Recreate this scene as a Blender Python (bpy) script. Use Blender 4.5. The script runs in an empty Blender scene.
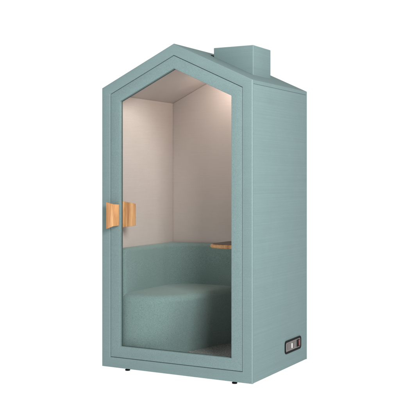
import bpy, bmesh, math, random
from mathutils import Vector
random.seed(7)
scene = bpy.context.scene
COL = scene.collection

# ------------------------------------------------------------------ sizes (metres)
W, D, EAVE, APEX = 1.197, 0.951, 2.0, 2.2792      # outside of the pod; z=0 is the underside of the pod
FLOOR_Z = -0.023
SL = (APEX - EAVE) / (W / 2)                       # roof slope
CA = math.cos(math.atan(SL))
def rz(x):                                         # roof surface height over x
    return APEX - SL * abs(x - W / 2)

# ------------------------------------------------------------------ materials
def new_mat(name):
    m = bpy.data.materials.new(name); m.use_nodes = True
    nt = m.node_tree; b = nt.nodes['Principled BSDF']
    return m, nt, b
def N(nt, t, **kw):
    n = nt.nodes.new(t)
    for k, v in kw.items():
        if k in n.inputs: n.inputs[k].default_value = v
        else: setattr(n, k, v)
    return n
def coords(nt, scale):
    tc = N(nt, 'ShaderNodeTexCoord'); mp = N(nt, 'ShaderNodeMapping')
    mp.inputs['Scale'].default_value = scale
    nt.links.new(tc.outputs['Object'], mp.inputs['Vector'])
    return mp.outputs['Vector']
def ramp(nt, fac, stops):
    r = N(nt, 'ShaderNodeValToRGB'); e = r.color_ramp.elements
    while len(e) < len(stops): e.new(0.5)
    for el, (p, c) in zip(e, stops): el.position = p; el.color = (*c, 1)
    nt.links.new(fac, r.inputs['Fac']); return r.outputs['Color']
def sc(c, k): return tuple(v * k for v in c)

def fabric(name, c, speck=420.0, contrast=0.16, streak=0.0, bump=0.25, rough=0.92, streak_scale=(3, 3, 160), sheen=0.0):
    """woven felt: fine speckle of yarns, soft cloudiness and, where asked, horizontal weave streaks"""
    m, nt, b = new_mat(name); L = nt.links.new
    n1 = N(nt, 'ShaderNodeTexNoise', Scale=speck, Detail=3.0, Roughness=0.7); L(coords(nt, (1, 1, 1)), n1.inputs['Vector'])
    col = ramp(nt, n1.outputs['Fac'], [(0.32, sc(c, 1 - contrast)), (0.68, sc(c, 1 + contrast))])
    n2 = N(nt, 'ShaderNodeTexNoise', Scale=9.0, Detail=3.0); L(coords(nt, (1, 1, 1)), n2.inputs['Vector'])
    g = ramp(nt, n2.outputs['Fac'], [(0.3, (0.985,) * 3), (0.7, (1.015,) * 3)])
    mx = N(nt, 'ShaderNodeMix', data_type='RGBA', blend_type='MULTIPLY'); mx.inputs[0].default_value = 1
    L(col, mx.inputs[6]); L(g, mx.inputs[7]); out = mx.outputs[2]
    height = n1.outputs['Fac']
    if streak:
        n3 = N(nt, 'ShaderNodeTexNoise', Scale=1.0, Detail=4.0, Roughness=0.65); L(coords(nt, streak_scale), n3.inputs['Vector'])
        s = ramp(nt, n3.outputs['Fac'], [(0.3, (1 - streak,) * 3), (0.7, (1 + streak,) * 3)])
        m2 = N(nt, 'ShaderNodeMix', data_type='RGBA', blend_type='MULTIPLY'); m2.inputs[0].default_value = 1
        L(out, m2.inputs[6]); L(s, m2.inputs[7]); out = m2.outputs[2]
    L(out, b.inputs['Base Color'])
    bp = N(nt, 'ShaderNodeBump', Strength=bump, Distance=0.001); L(height, bp.inputs['Height']); L(bp.outputs['Normal'], b.inputs['Normal'])
    b.inputs['Roughness'].default_value = rough; b.inputs['Specular IOR Level'].default_value = 0.12
    if sheen:
        b.inputs['Sheen Weight'].default_value = sheen; b.inputs['Sheen Roughness'].default_value = 0.5
    return m
def plain(name, c, rough=0.5, metal=0.0, spec=0.5, var=0.06, scale=60.0):
    m, nt, b = new_mat(name); L = nt.links.new
    n1 = N(nt, 'ShaderNodeTexNoise', Scale=scale, Detail=3.0); L(coords(nt, (1, 1, 1)), n1.inputs['Vector'])
    L(ramp(nt, n1.outputs['Fac'], [(0.3, sc(c, 1 - var)), (0.7, sc(c, 1 + var))]), b.inputs['Base Color'])
    b.inputs['Roughness'].default_value = rough; b.inputs['Metallic'].default_value = metal
    b.inputs['Specular IOR Level'].default_value = spec
    return m
def oak(name, stave=True):
    m, nt, b = new_mat(name); L = nt.links.new
    n0 = N(nt, 'ShaderNodeTexNoise', Scale=1.0, Detail=2.0); L(coords(nt, (38, 38, 2.0)), n0.inputs['Vector'])
    c0 = ramp(nt, n0.outputs['Fac'], [(0.3, (0.46, 0.215, 0.085)), (0.5, (0.66, 0.35, 0.155)), (0.7, (0.80, 0.49, 0.25))])
    n1 = N(nt, 'ShaderNodeTexNoise', Scale=1.0, Detail=5.0, Roughness=0.7, Distortion=0.6); L(coords(nt, (240, 240, 9)), n1.inputs['Vector'])
    c1 = ramp(nt, n1.outputs['Fac'], [(0.35, (0.72, 0.66, 0.60)), (0.6, (1.06, 1.05, 1.03))])
    mx = N(nt, 'ShaderNodeMix', data_type='RGBA', blend_type='MULTIPLY'); mx.inputs[0].default_value = 1
    L(c0, mx.inputs[6]); L(c1, mx.inputs[7]); L(mx.outputs[2], b.inputs['Base Color'])
    bp = N(nt, 'ShaderNodeBump', Strength=0.2, Distance=0.001); L(n1.outputs['Fac'], bp.inputs['Height']); L(bp.outputs['Normal'], b.inputs['Normal'])
    b.inputs['Roughness'].default_value = 0.45; b.inputs['Specular IOR Level'].default_value = 0.4
    return m

TEAL = (0.193, 0.274, 0.276)
M = {}
M['front'] = fabric('teal_felt_front', TEAL, 330, 0.20, streak=0.03, streak_scale=(8, 8, 200))
M['side'] = fabric('teal_felt_side', sc(TEAL, 1.0), 300, 0.06, streak=0.055, streak_scale=(1.0, 1.0, 165))
M['roof'] = fabric('teal_felt_roof', sc(TEAL, 0.97), 330, 0.10)
M['sofa'] = fabric('teal_wool_upholstery', (0.200, 0.288, 0.279), 280, 0.32, bump=0.6, sheen=0.15)
M['lining'] = fabric('beige_wall_lining', (0.545, 0.477, 0.446), 260, 0.05, streak=0.03, streak_scale=(5, 5, 150), bump=0.12)
M['ceiling'] = fabric('taupe_ceiling_lining', (0.55, 0.487, 0.462), 260, 0.05, bump=0.12)
M['carpet'] = fabric('grey_speckled_carpet', (0.34, 0.35, 0.345), 110, 0.75, bump=0.8)
M['oak'] = oak('oiled_oak')
M['walnut'] = plain('dark_walnut_top', (0.085, 0.052, 0.040), 0.45, var=0.15)
M['black'] = plain('black_rubber', (0.010, 0.010, 0.011), 0.7, spec=0.1)
M['gasket'] = plain('dark_teal_gasket', (0.032, 0.05, 0.05), 0.9, spec=0.05)
M['bead'] = plain('dark_teal_bead', (0.075, 0.11, 0.108), 0.8, spec=0.1)
M['edge'] = fabric('felt_edge_highlight', (0.285, 0.375, 0.378), 330, 0.08)  # lighter felt tone, stands in for the light caught by the bevels
M['steel'] = plain('brushed_steel', (0.20, 0.185, 0.183), 0.5, 0.6, var=0.12, scale=220)
M['whiteplastic'] = plain('white_plastic', (0.8, 0.79, 0.78), 0.4)
M['greyplastic'] = plain('grey_plastic', (0.115, 0.105, 0.105), 0.5)
M['red'] = plain('red_rocker', (0.16, 0.010, 0.02), 0.4)

m, nt, b = new_mat('clear_glass')
nt.nodes.remove(b); L = nt.links.new
tr = N(nt, 'ShaderNodeBsdfTransparent'); tr.inputs['Color'].default_value = (0.965, 0.975, 0.97, 1)
gl = N(nt, 'ShaderNodeBsdfGlossy', Roughness=0.0); lw = N(nt, 'ShaderNodeLayerWeight', Blend=0.5)
pw = N(nt, 'ShaderNodeMath', operation='POWER'); L(lw.outputs['Facing'], pw.inputs[0]); pw.inputs[1].default_value = 5.0
fr = N(nt, 'ShaderNodeMath', operation='MULTIPLY_ADD'); L(pw.outputs[0], fr.inputs[0]); fr.inputs[1].default_value = 0.5; fr.inputs[2].default_value = 0.004   # anti-reflective pane
ms = N(nt, 'ShaderNodeMixShader'); L(fr.outputs[0], ms.inputs['Fac']); L(tr.outputs[0], ms.inputs[1]); L(gl.outputs[0], ms.inputs[2])
L(ms.outputs[0], nt.nodes['Material Output'].inputs['Surface']); M['glass'] = m

m, nt, b = new_mat('warm_led'); b.inputs['Base Color'].default_value = (0.9, 0.9, 0.88, 1)
b.inputs['Emission Color'].default_value = (1.0, 0.86, 0.77, 1); b.inputs['Emission Strength'].default_value = 110.0; M['led'] = m

# the studio floor: made translucent so added world light from below washes out contact shadows
m, nt, b = new_mat('underlit_white_floor'); nt.nodes.remove(b); L = nt.links.new
n = N(nt, 'ShaderNodeTexNoise', Scale=3.0); cl = ramp(nt, n.outputs['Fac'], [(0.3, (0.96,) * 3), (0.7, (0.975,) * 3)])
tl = N(nt, 'ShaderNodeBsdfTranslucent'); df = N(nt, 'ShaderNodeBsdfDiffuse'); L(cl, tl.inputs['Color']); L(cl, df.inputs['Color'])
ms = N(nt, 'ShaderNodeMixShader'); ms.inputs['Fac'].default_value = 0.1; L(tl.outputs[0], ms.inputs[1]); L(df.outputs[0], ms.inputs[2])
L(ms.outputs[0], nt.nodes['Material Output'].inputs['Surface']); M['floor'] = m

# ------------------------------------------------------------------ object helpers
def thing(name, loc, label, cat):
    o = bpy.data.objects.new(name, None); o.empty_display_size = 0.1; COL.objects.link(o)
    o.location = loc; o['label'] = label; o['category'] = cat; return o
def root_loc(o):
    v = Vector((0, 0, 0))
    while o: v += o.location; o = o.parent
    return v
def obj(name, bm, mat, parent=None, label=None, smooth=None):
    if parent: bmesh.ops.translate(bm, verts=bm.verts, vec=-root_loc(parent))
    bmesh.ops.recalc_face_normals(bm, faces=bm.faces)
    me = bpy.data.meshes.new(name); bm.to_mesh(me); bm.free()
    for mm in (mat if isinstance(mat, (list, tuple)) else [mat]): me.materials.append(mm)
    o = bpy.data.objects.new(name, me); COL.objects.link(o)
    if parent: o.parent = parent
    if label: o['label'] = label
    if smooth is not None:
        for p in me.polygons: p.use_smooth = True
        me.set_sharp_from_angle(angle=math.radians(smooth))
    return o
def bevel(bm, w, seg=3, pick=None):
    bmesh.ops.recalc_face_normals(bm, faces=bm.faces); bm.normal_update()
    es = [e for e in bm.edges if len(e.link_faces) == 2 and e.calc_face_angle(0) > 0.3 and (pick is None or pick(e))]
    bmesh.ops.bevel(bm, geom=es, offset=w, segments=seg, profile=0.5, affect='EDGES', clamp_overlap=True)
def paint_edge_highlight(bm):
    """gives upright bevels the paler felt, a highlight painted as colour"""
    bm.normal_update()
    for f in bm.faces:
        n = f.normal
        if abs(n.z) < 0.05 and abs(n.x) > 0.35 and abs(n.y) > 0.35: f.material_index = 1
def box(bm, x0, x1, y0, y1, z0, z1):
    v = [bm.verts.new((x, y, z)) for z in (z0, z1) for y in (y0, y1) for x in (x0, x1)]
    for f in ((0, 2, 3, 1), (4, 5, 7, 6), (0, 1, 5, 4), (2, 6, 7, 3), (0, 4, 6, 2), (1, 3, 7, 5)): bm.faces.new([v[i] for i in f])
def prism_y(bm, pts, y0, y1):
    a = [bm.verts.new((x, y0, z)) for x, z in pts]; b = [bm.verts.new((x, y1, z)) for x, z in pts]
    bm.faces.new(a); bm.faces.new(b[::-1]); k = len(pts)
    for i in range(k): bm.faces.new((a[i], b[i], b[(i + 1) % k], a[(i + 1) % k]))
def prism_z(bm, pts, z0, z1):
    a = [bm.verts.new((x, y, z0)) for x, y in pts]; b = [bm.verts.new((x, y, z1)) for x, y in pts]
    bm.faces.new(a[::-1]); bm.faces.new(b); k = len(pts)
    for i in range(k): bm.faces.new((a[i], a[(i + 1) % k], b[(i + 1) % k], b[i]))
def loft(bm, rings, cap0=True, cap1=True):
    R = [[bm.verts.new(p) for p in r] for r in rings]; k = len(R[0])
    for a, b in zip(R, R[1:]):
        for i in range(k): bm.faces.new((a[i], a[(i + 1) % k], b[(i + 1) % k], b[i]))
    if cap0: bm.faces.new(R[0][::-1])
    if cap1: bm.faces.new(R[-1])
def house(t):
    """the pod's five-cornered outline, moved inwards by t"""
    zl = EAVE - t / CA + SL * t
    return [(t, t), (W - t, t), (W - t, zl), (W / 2, APEX - t / CA), (t, zl)]
def ring_y(bm, t0, t1, y0, y1):
    o = house(t0); i = house(t1); k = 5
    A = [bm.verts.new((x, y0, z)) for x, z in o]; B = [bm.verts.new((x, y0, z)) for x, z in i]
    C = [bm.verts.new((x, y1, z)) for x, z in o]; E_ = [bm.verts.new((x, y1, z)) for x, z in i]
    for j in range(k):
        n = (j + 1) % k
        bm.faces.new((A[j], A[n], B[n], B[j])); bm.faces.new((C[n], C[j], E_[j], E_[n]))
        bm.faces.new((A[n], A[j], C[j], C[n])); bm.faces.new((B[j], B[n], E_[n], E_[j]))
def cyl(bm, cx, cy, z0, z1, r0, r1=None, n=28):
    r1 = r0 if r1 is None else r1
    loft(bm, [[(cx + r * math.cos(2 * math.pi * i / n), cy + r * math.sin(2 * math.pi * i / n), z) for i in range(n)] for r, z in ((r0, z0), (r1, z1))])

# ------------------------------------------------------------------ setting
bm = bmesh.new(); n = 96
bm.faces.new([bm.verts.new((60 * math.cos(2 * math.pi * i / n), 60 * math.sin(2 * math.pi * i / n), FLOOR_Z)) for i in range(n)])
o = obj('floor', bm, M['floor']); o['kind'] = 'structure'

# ------------------------------------------------------------------ the pod
pod = thing('office_pod', (W / 2, D / 2, FLOOR_Z), 'tall teal felt-covered work pod shaped like a little house, with glazed door and chimney', 'office pod')
FR = 0.018                                          # thickness of the front frame
bm = bmesh.new(); ring_y(bm, 0, 0.072, 0, FR)
on_front = lambda e: all(abs(v.co.y) < 1e-5 for v in e.verts)
outer = lambda e: all(abs(v.co.z - (0 if v.co.z < .01 else rz(v.co.x))) < 2e-4 or min(v.co.x, W - v.co.x) < 1e-4 for v in e.verts)
bevel(bm, 0.005, 4, lambda e: on_front(e) and outer(e)); bevel(bm, 0.003, 2, lambda e: on_front(e) and e.calc_face_angle(0) > 1.2); paint_edge_highlight(bm)
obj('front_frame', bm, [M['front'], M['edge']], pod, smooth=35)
bm = bmesh.new(); ring_y(bm, 0.055, 0.092, 0.0365, 0.058); obj('door_gasket', bm, M['gasket'], pod)
bm = bmesh.new(); ring_y(bm, 0.012, 0.0725, FR, 0.0363); obj('door_jamb', bm, M['gasket'], pod)

# side walls: a core, cladding panel and a thin rear edge
for s in (0, 1):
    X = (lambda x: W - x) if s else (lambda x: x)
    def bx2(bm, a, b_, *r): box(bm, min(X(a), X(b_)), max(X(a), X(b_)), *r)
    bm = bmesh.new(); bx2(bm, 0.0, 0.012, FR + .0018, D - 0.0175, 0.0015, 1.9738); bevel(bm, 0.0018, 2)
    obj('side_panel', bm, M['side'], pod, smooth=35)
    bm = bmesh.new(); pc = [(X(.0122), .031), (X(.05), .031), (X(.05), rz(.05) - .0256), (X(.0122), rz(.0122) - .0256)]; prism_y(bm, pc, FR + .0405, D - .045)
    obj('wall_core', bm, M['gasket'], pod)
    bm = bmesh.new(); bx2(bm, 0.0005, 0.0122, D - 0.0165, D - .0006, 0.0, 1.9765)
    obj('rear_edge', bm, M['side'], pod, smooth=35)
    bm = bmesh.new(); bx2(bm, 0.052, 0.070, 0.0585, D - 0.062, 0.087, rz(0.07) - 0.080)
    obj('interior_wall', bm, M['lining'], pod)
bm = bmesh.new(); prism_y(bm, [(0.07, 0.087), (W - 0.07, 0.087), (W - 0.07, rz(0.07) - 0.080), (W / 2, APEX - 0.080), (0.07, rz(0.07) - 0.080)], D - 0.0605, D - 0.045)
obj('interior_wall', bm, M['lining'], pod)
bm = bmesh.new(); prism_y(bm, [(0.0125, 0.0), (W - 0.0125, 0.0), (W - 0.0125, rz(.0125) - .0255), (W / 2, APEX - 0.0255), (0.0125, rz(.0125) - .0255)], D - 0.0445, D - 0.002)
obj('back_panel', bm, M['side'], pod)
bm = bmesh.new(); prism_y(bm, [(0, EAVE - .025), (W / 2, APEX - .025), (W, EAVE - .025), (W, EAVE), (W / 2, APEX), (0, EAVE)], FR, D)
bevel(bm, 0.003, 3, lambda e: all(v.co.y > D - 1e-4 for v in e.verts) or (abs(e.verts[0].co.z - EAVE) < 1e-4 and abs(e.verts[1].co.z - EAVE) < 1e-4))
roof = obj('roof', bm, [M['roof']], pod, smooth=35)
bm = bmesh.new(); zc = lambda x, d: (x, rz(x) - d)
prism_y(bm, [zc(0.052, .078), (W / 2, APEX - .078), zc(W - .052, .078), zc(W - .052, .027), (W / 2, APEX - .027), zc(0.052, .027)], 0.0585, D - 0.0465)
obj('ceiling', bm, M['ceiling'], pod)
bm = bmesh.new(); box(bm, 0.013, W - 0.013, FR + .0002, D - .0465, 0.0, 0.030); obj('base', bm, M['gasket'], pod)
bm = bmesh.new(); box(bm, 0.052, W - 0.052, 0.0585, D - .063, 0.0305, 0.085); obj('carpet', bm, M['carpet'], pod)

# chimney on the right-hand slope
CX0, CX1, CY0, CY1, CZ = 0.728, 1.040, 0.345, 0.640, 2.283
bm = bmesh.new(); prism_y(bm, [(CX0, rz(CX0) - .002), (CX1, rz(CX1) - .002), (CX1, CZ), (CX0, CZ)], CY0, CY1)
bevel(bm, 0.004, 4); paint_edge_highlight(bm); ch = obj('chimney', bm, [M['side'], M['edge']], pod, smooth=35)
bm = bmesh.new(); a, c = CX0 - .030, CX0 - .002
prism_y(bm, [(a, rz(a) + .001), (c, rz(c) + .001), (c, rz(c) + .010), (a, rz(a) + .005)], CY0 + .015, CY1 - .01)
obj('black_strip', bm, M['black'], ch)  # thin black strip lying on the roof along the chimney's left side

# feet
for x in (0.185, 1.040):
    for y in (0.055, D - 0.06):
        bm = bmesh.new(); cyl(bm, x, y, FLOOR_Z, FLOOR_Z + .008, .017, .019); cyl(bm, x, y, FLOOR_Z + .008, 0.0, .013)
        obj('foot', bm, M['black'], pod, smooth=35)

# ceiling lamps, one on each slope
def slope_disc(bm, lx, ly, r, d0, d1, n=32):
    th = math.atan(SL) * (1 if lx > W / 2 else -1)
    u = Vector((math.cos(th), 0, -math.sin(th))); w = Vector((0, 1, 0)); nn = Vector((math.sin(th), 0, math.cos(th)))
    c = Vector((lx, ly, rz(lx) - .078))
    loft(bm, [[tuple(c - nn * d + u * (rr * math.cos(2 * math.pi * i / n)) + w * (rr * math.sin(2 * math.pi * i / n))) for i in range(n)] for rr, d in ((r, d0), (r, d1))])
for lx, ly, lr in ((0.30, 0.135, 0.036), (0.72, 0.69, 0.046)):
    bm = bmesh.new(); slope_disc(bm, lx, ly, lr + .01, 0.0005, 0.010); lamp = obj('ceiling_lamp', bm, M['whiteplastic'], pod, smooth=35)
    bm = bmesh.new(); slope_disc(bm, lx, ly, lr, 0.0105, 0.013); obj('lamp_lens', bm, M['led'], lamp, smooth=35)

# door
bm = bmesh.new(); ring_y(bm, 0.0752, 0.155, 0.0008, 0.036)
bevel(bm, 0.0035, 3)
door = obj('door', bm, M['front'], pod, smooth=35)
bm = bmesh.new(); prism_y(bm, house(0.153), 0.018, 0.024); obj('glass_pane', bm, M['glass'], door)
bm = bmesh.new(); ring_y(bm, 0.1535, 0.1570, 0.0245, 0.034); obj('glazing_bead', bm, M['bead'], door)
HZ = 1.087
def handle(y, sgn, xl, xm, xr, hl, hr):
    """bent oak grip: a plate standing off the door that turns back to it; tapers towards the glass"""
    prof = [(xr, 0.0), (xm, 0.036), (xl + .004, 0.044), (xl, 0.048), (xl + .002, 0.058), (xm + .008, 0.054), (xr + .012, 0.012), (xr + .012, 0.0)]
    bm = bmesh.new(); rings = []
    def hh(x): t = min(1, max(0, (x - xl) / (xr - xl))); return hl * (1 - t) + hr * t
    top = [bm.verts.new((x, y + sgn * d, HZ + hh(x) / 2)) for x, d in prof]
    bot = [bm.verts.new((x, y + sgn * d, HZ - hh(x) / 2 + .006 * (x - xl) / (xr - xl))) for x, d in prof]
    bm.faces.new(top); bm.faces.new(bot[::-1]); k = len(prof)
    for i in range(k): bm.faces.new((top[i], top[(i + 1) % k], bot[(i + 1) % k], bot[i]))
    bevel(bm, 0.0015, 2); return bm
obj('handle', handle(0.0, -1, 0.074, 0.126, 0.137, 0.192, 0.158), M['oak'], door, smooth=30)
bm = bmesh.new()   # inside grip, reaching over the glass
pr = [(0.10, 0.0365), (0.10, 0.090), (0.112, 0.098), (0.222, 0.104), (0.224, 0.092), (0.130, 0.080), (0.130, 0.0365)]
def hh(x): t = (x - .10) / .124; return .196 - .040 * t
top = [bm.verts.new((x, y, 1.091 + hh(x) / 2)) for x, y in pr]; bot = [bm.verts.new((x, y, 1.091 - hh(x) / 2)) for x, y in pr]
bm.faces.new(top); bm.faces.new(bot[::-1])
for i in range(7): bm.faces.new((top[i], top[(i + 1) % 7], bot[(i + 1) % 7], bot[i]))
bevel(bm, 0.0015, 2); obj('handle', bm, M['oak'], door, smooth=30)

# power panel on the side
def rrect(y0, y1, z0, z1, r, n=7):
    out = []
    for cy, cz, a0 in ((y1 - r, z1 - r, 0), (y0 + r, z1 - r, 90), (y0 + r, z0 + r, 180), (y1 - r, z0 + r, 270)):
        for i in range(n + 1):
            a = math.radians(a0 + 90 * i / n); out.append((cy + r * math.cos(a), cz + r * math.sin(a)))
    return out
def plate(y0, y1, z0, z1, r, x0, x1, n=7):
    bm = bmesh.new(); p = rrect(y0, y1, z0, z1, r, n)
    loft(bm, [[(x, y, z) for y, z in p] for x in (x0, x1)]); return bm
PY0, PY1, PZ0, PZ1 = 0.532, 0.826, 0.103, 0.196
bm = bmesh.new()
oa = rrect(PY0, PY1, PZ0, PZ1, .024); ia = rrect(PY0 + .010, PY1 - .010, PZ0 + .013, PZ1 - .013, .016)
loft(bm, [[(W + .0005, y, z) for y, z in oa], [(W + .006, y, z) for y, z in oa], [(W + .006, y, z) for y, z in ia], [(W + .0008, y, z) for y, z in ia]], True, True)
pp = obj('power_panel', bm, M['black'], pod, smooth=35)
obj('face_plate', plate(PY0 + .011, PY1 - .011, PZ0 + .014, PZ1 - .014, .015, W + .001, W + .0035), M['steel'], pp, smooth=35)
bm = plate(.575, .632, .127, .172, .006, W + .0036, W + .005); obj('socket_outlet', bm, M['greyplastic'], pp, smooth=35)
bm = plate(.645, .660, .131, .166, .003, W + .0036, W + .007, 3); obj('socket_outlet', bm, M['whiteplastic'], pp, label='white plug socket', smooth=35)
bm = plate(.676, .732, .127, .172, .006, W + .0036, W + .005); obj('socket_outlet', bm, M['greyplastic'], pp, smooth=35)
bm = plate(.745, .797, .124, .175, .003, W + .0036, W + .006, 3); sw = obj('power_switch', bm, M['black'], pp, smooth=35)
bm = bmesh.new(); v = [(.772, .131, .0065), (.794, .131, .0065), (.794, .170, .0065), (.772, .170, .0065), (.772, .131, .010), (.794, .131, .010), (.794, .170, .0075), (.772, .170, .0075)]
v = [bm.verts.new((W + c, a, b_)) for a, b_, c in v]
for f in ((0, 1, 2, 3), (4, 7, 6, 5), (0, 4, 5, 1), (1, 5, 6, 2), (2, 6, 7, 3), (3, 7, 4, 0)): bm.faces.new([v[i] for i in f])
obj('rocker', bm, M['red'], sw)

# ------------------------------------------------------------------ sofa
sofa = thing('corner_sofa', (0.35, 0.5, 0.085), 'teal upholstered corner seat with a wraparound backrest, built into the pod behind the glass', 'sofa')
def smooth_path(pts, n=8):
    out = []
    for i in range(len(pts) - 1):
        p0, p1, p2, p3 = pts[max(i - 1, 0)], pts[i], pts[i + 1], pts[min(i + 2, len(pts) - 1)]
        for k in range(n):
            t = k / n
            out.append(tuple(0.5 * (2 * p1[j] + (p2[j] - p0[j]) * t + (2 * p0[j] - 5 * p1[j] + 4 * p2[j] - p3[j]) * t * t + (3 * p1[j] - p0[j] - 3 * p2[j] + p3[j]) * t ** 3) for j in (0, 1)))
    out.append(pts[-1]); return out
front = smooth_path([(0.075, 0.062), (0.20, 0.062), (0.31, 0.070), (0.41, 0.096), (0.495, 0.150), (0.556, 0.235), (0.600, 0.36), (0.636, 0.52), (0.680, 0.70), (0.75, 0.884)], 10)
def seat_ring(z, inset, taper):
    """front outline moved in towards the corner; the base is smaller than the top"""
    pts = []
    for i, (x, y) in enumerate(front):
        a = front[max(i - 1, 0)]; c = front[min(i + 1, len(front) - 1)]
        tx, ty = c[0] - a[0], c[1] - a[1]; l = math.hypot(tx, ty); nx, ny = -ty / l, tx / l      # inward normal
        k = inset + taper * max(0, -nx) ** 0.8
        px, py = x + nx * k, y + ny * k
        pts.append((max(px, .0745), min(max(py, .058), .8845), z))
    pts.append((.0745, .8845, z)); return pts
rings = [seat_ring(0.0855, .004, .105)]
for z, i, tp in ((0.15, 0, .092), (0.25, 0, .066), (0.35, 0, .038), (0.43, 0, .014), (0.47, 0.0, .004)): rings.append(seat_ring(z, i, tp))
for k in range(1, 8):
    a = math.radians(90 * k / 7); rings.append(seat_ring(0.47 + .052 * math.sin(a), .045 * (1 - math.cos(a)), 0))
rings.append(seat_ring(0.525, .075, 0)); rings.append(seat_ring(0.527, .11, 0))
bm = bmesh.new(); loft(bm, rings); obj('seat', bm, M['sofa'], sofa, smooth=60)
# backrest
def back_ring(z, inset):
    f = .146 - inset; r = .20; yb = .832 + inset; y0 = .074 + inset; e = .026
    pts = [(.0735, y0)]
    for k in range(6):
        a = math.radians(-90 + 90 * k / 5); pts.append((f - e + e * math.cos(a), y0 + e + e * math.sin(a)))
    pts += [(f, .3), (f, .5)]
    for k in range(13):
        a = math.radians(180 - 90 * k / 12); pts.append((f + r + r * math.cos(a), yb - r + r * math.sin(a)))
    pts += [(.5, yb), (.8, yb), (1.1245, yb), (1.1245, .8855), (.0735, .8855)]
    return [(x, y, z) for x, y in pts]
rings = [back_ring(.0858, 0), back_ring(.30, 0), back_ring(.5, -.004), back_ring(.65, -.003), back_ring(.815, 0)]
for k in range(1, 7):
    a = math.radians(90 * k / 6); rings.append(back_ring(.815 + .029 * math.sin(a), .024 * (1 - math.cos(a))))
bm = bmesh.new(); loft(bm, rings); obj('backrest', bm, M['sofa'], sofa, smooth=50)

# ------------------------------------------------------------------ table
tab = thing('wall_table', (0.87, 0.64, 0.842), 'small dark-topped table with a rounded oak edge fixed inside the pod above the seat', 'table')
def tab_ring(z, ins, x1=1.1245):
    x0, y0, y1, r = .618 + ins, .415 + ins, .80 - ins, .11
    pts = [(x1, y1)]
    for k in range(7):
        a = math.radians(90 + 90 * k / 6); pts.append((x0 + .03 + .03 * math.cos(a), y1 - .03 + .03 * math.sin(a)))
    for k in range(13):
        a = math.radians(180 + 90 * k / 12); pts.append((x0 + r + r * math.cos(a), y0 + r + r * math.sin(a)))
    pts.append((x1, y0)); return [(x, y, z) for x, y in pts]
rings = []
for k in range(9):
    a = math.radians(-90 + 180 * k / 8); rings.append(tab_ring(.857 + .014 * math.sin(a), .012 * (1 - math.cos(a))))
bm = bmesh.new(); loft(bm, rings); obj('edge_band', bm, M['oak'], tab, smooth=60)
bm = bmesh.new(); loft(bm, [tab_ring(.8712, .012, 1.124), tab_ring(.8732, .0125, 1.124)]); obj('tabletop', bm, M['walnut'], tab, smooth=40)

# ------------------------------------------------------------------ studio light
w = bpy.data.worlds.new('World'); scene.world = w; w.use_nodes = True; nt = w.node_tree; L = nt.links.new
bg = nt.nodes['Background']; tc = N(nt, 'ShaderNodeTexCoord'); sx = N(nt, 'ShaderNodeSeparateXYZ'); L(tc.outputs['Generated'], sx.inputs[0])
# white backdrop behind the pod, a dimmer studio behind the camera and overhead, added white below that shines up through the floor
my = N(nt, 'ShaderNodeMapRange', interpolation_type='SMOOTHSTEP'); my.inputs['From Min'].default_value = 0.25; my.inputs['From Max'].default_value = 0.62
my.inputs['To Min'].default_value = 0.60; my.inputs['To Max'].default_value = 1.06; 
dv = N(nt, 'ShaderNodeVectorMath', operation='DOT_PRODUCT'); L(tc.outputs['Generated'], dv.inputs[0]); dv.inputs[1].default_value = (-0.4813, 0.8766, 0.0)
L(dv.outputs['Value'], my.inputs['Value'])
mz = N(nt, 'ShaderNodeMapRange', interpolation_type='SMOOTHSTEP'); mz.inputs['From Min'].default_value = 0.45; mz.inputs['From Max'].default_value = 0.85
mz.inputs['To Min'].default_value = 1.0; mz.inputs['To Max'].default_value = 0.35; L(sx.outputs['Z'], mz.inputs['Value'])
mb = N(nt, 'ShaderNodeMapRange', interpolation_type='SMOOTHSTEP'); mb.inputs['From Min'].default_value = -0.10; mb.inputs['From Max'].default_value = -0.02
mb.inputs['To Min'].default_value = 1.16; mb.inputs['To Max'].default_value = 0.0; L(sx.outputs['Z'], mb.inputs['Value'])
mu = N(nt, 'ShaderNodeMath', operation='MULTIPLY'); L(my.outputs[0], mu.inputs[0]); L(mz.outputs[0], mu.inputs[1])
mm = N(nt, 'ShaderNodeMath', operation='MAXIMUM'); L(mu.outputs[0], mm.inputs[0]); L(mb.outputs[0], mm.inputs[1])
L(mm.outputs[0], bg.inputs['Strength']); bg.inputs['Color'].default_value = (1, 1, 1, 1)
def area(name, loc, target, size, power, color=(1, 1, 1)):
    l = bpy.data.lights.new(name, 'AREA'); l.shape = 'RECTANGLE'; l.size = size[0]; l.size_y = size[1]; l.energy = power; l.color = color
    o = bpy.data.objects.new(name, l); COL.objects.link(o); o.location = loc
    o.rotation_euler = (Vector(target) - Vector(loc)).to_track_quat('-Z', 'Y').to_euler(); return o
area('key_softbox', (4.7, -3.3, 3.5), (0.5, 0.1, 1.2), (1.6, 2.0), 318, (1.0, 0.99, 0.975))

# ------------------------------------------------------------------ camera
cam = bpy.data.cameras.new('camera'); co = bpy.data.objects.new('camera', cam); COL.objects.link(co)
co.location = (3.74573, -5.35403, 1.34599); co.rotation_euler = (math.radians(90), 0, 0.502189)
cam.sensor_width = 36; cam.lens = 902.05 / 400 * 36; cam.shift_y = -(200 - 179.107) / 400; cam.clip_end = 500; cam.clip_start = 0.05
scene.camera = co
scene.render.engine = 'CYCLES'
scene.cycles.max_bounces = 10; scene.cycles.transparent_max_bounces = 12; scene.cycles.caustics_reflective = False
scene.view_settings.view_transform = 'Standard'; scene.view_settings.look = 'None'; scene.view_settings.gamma = 1; scene.view_settings.exposure = 0
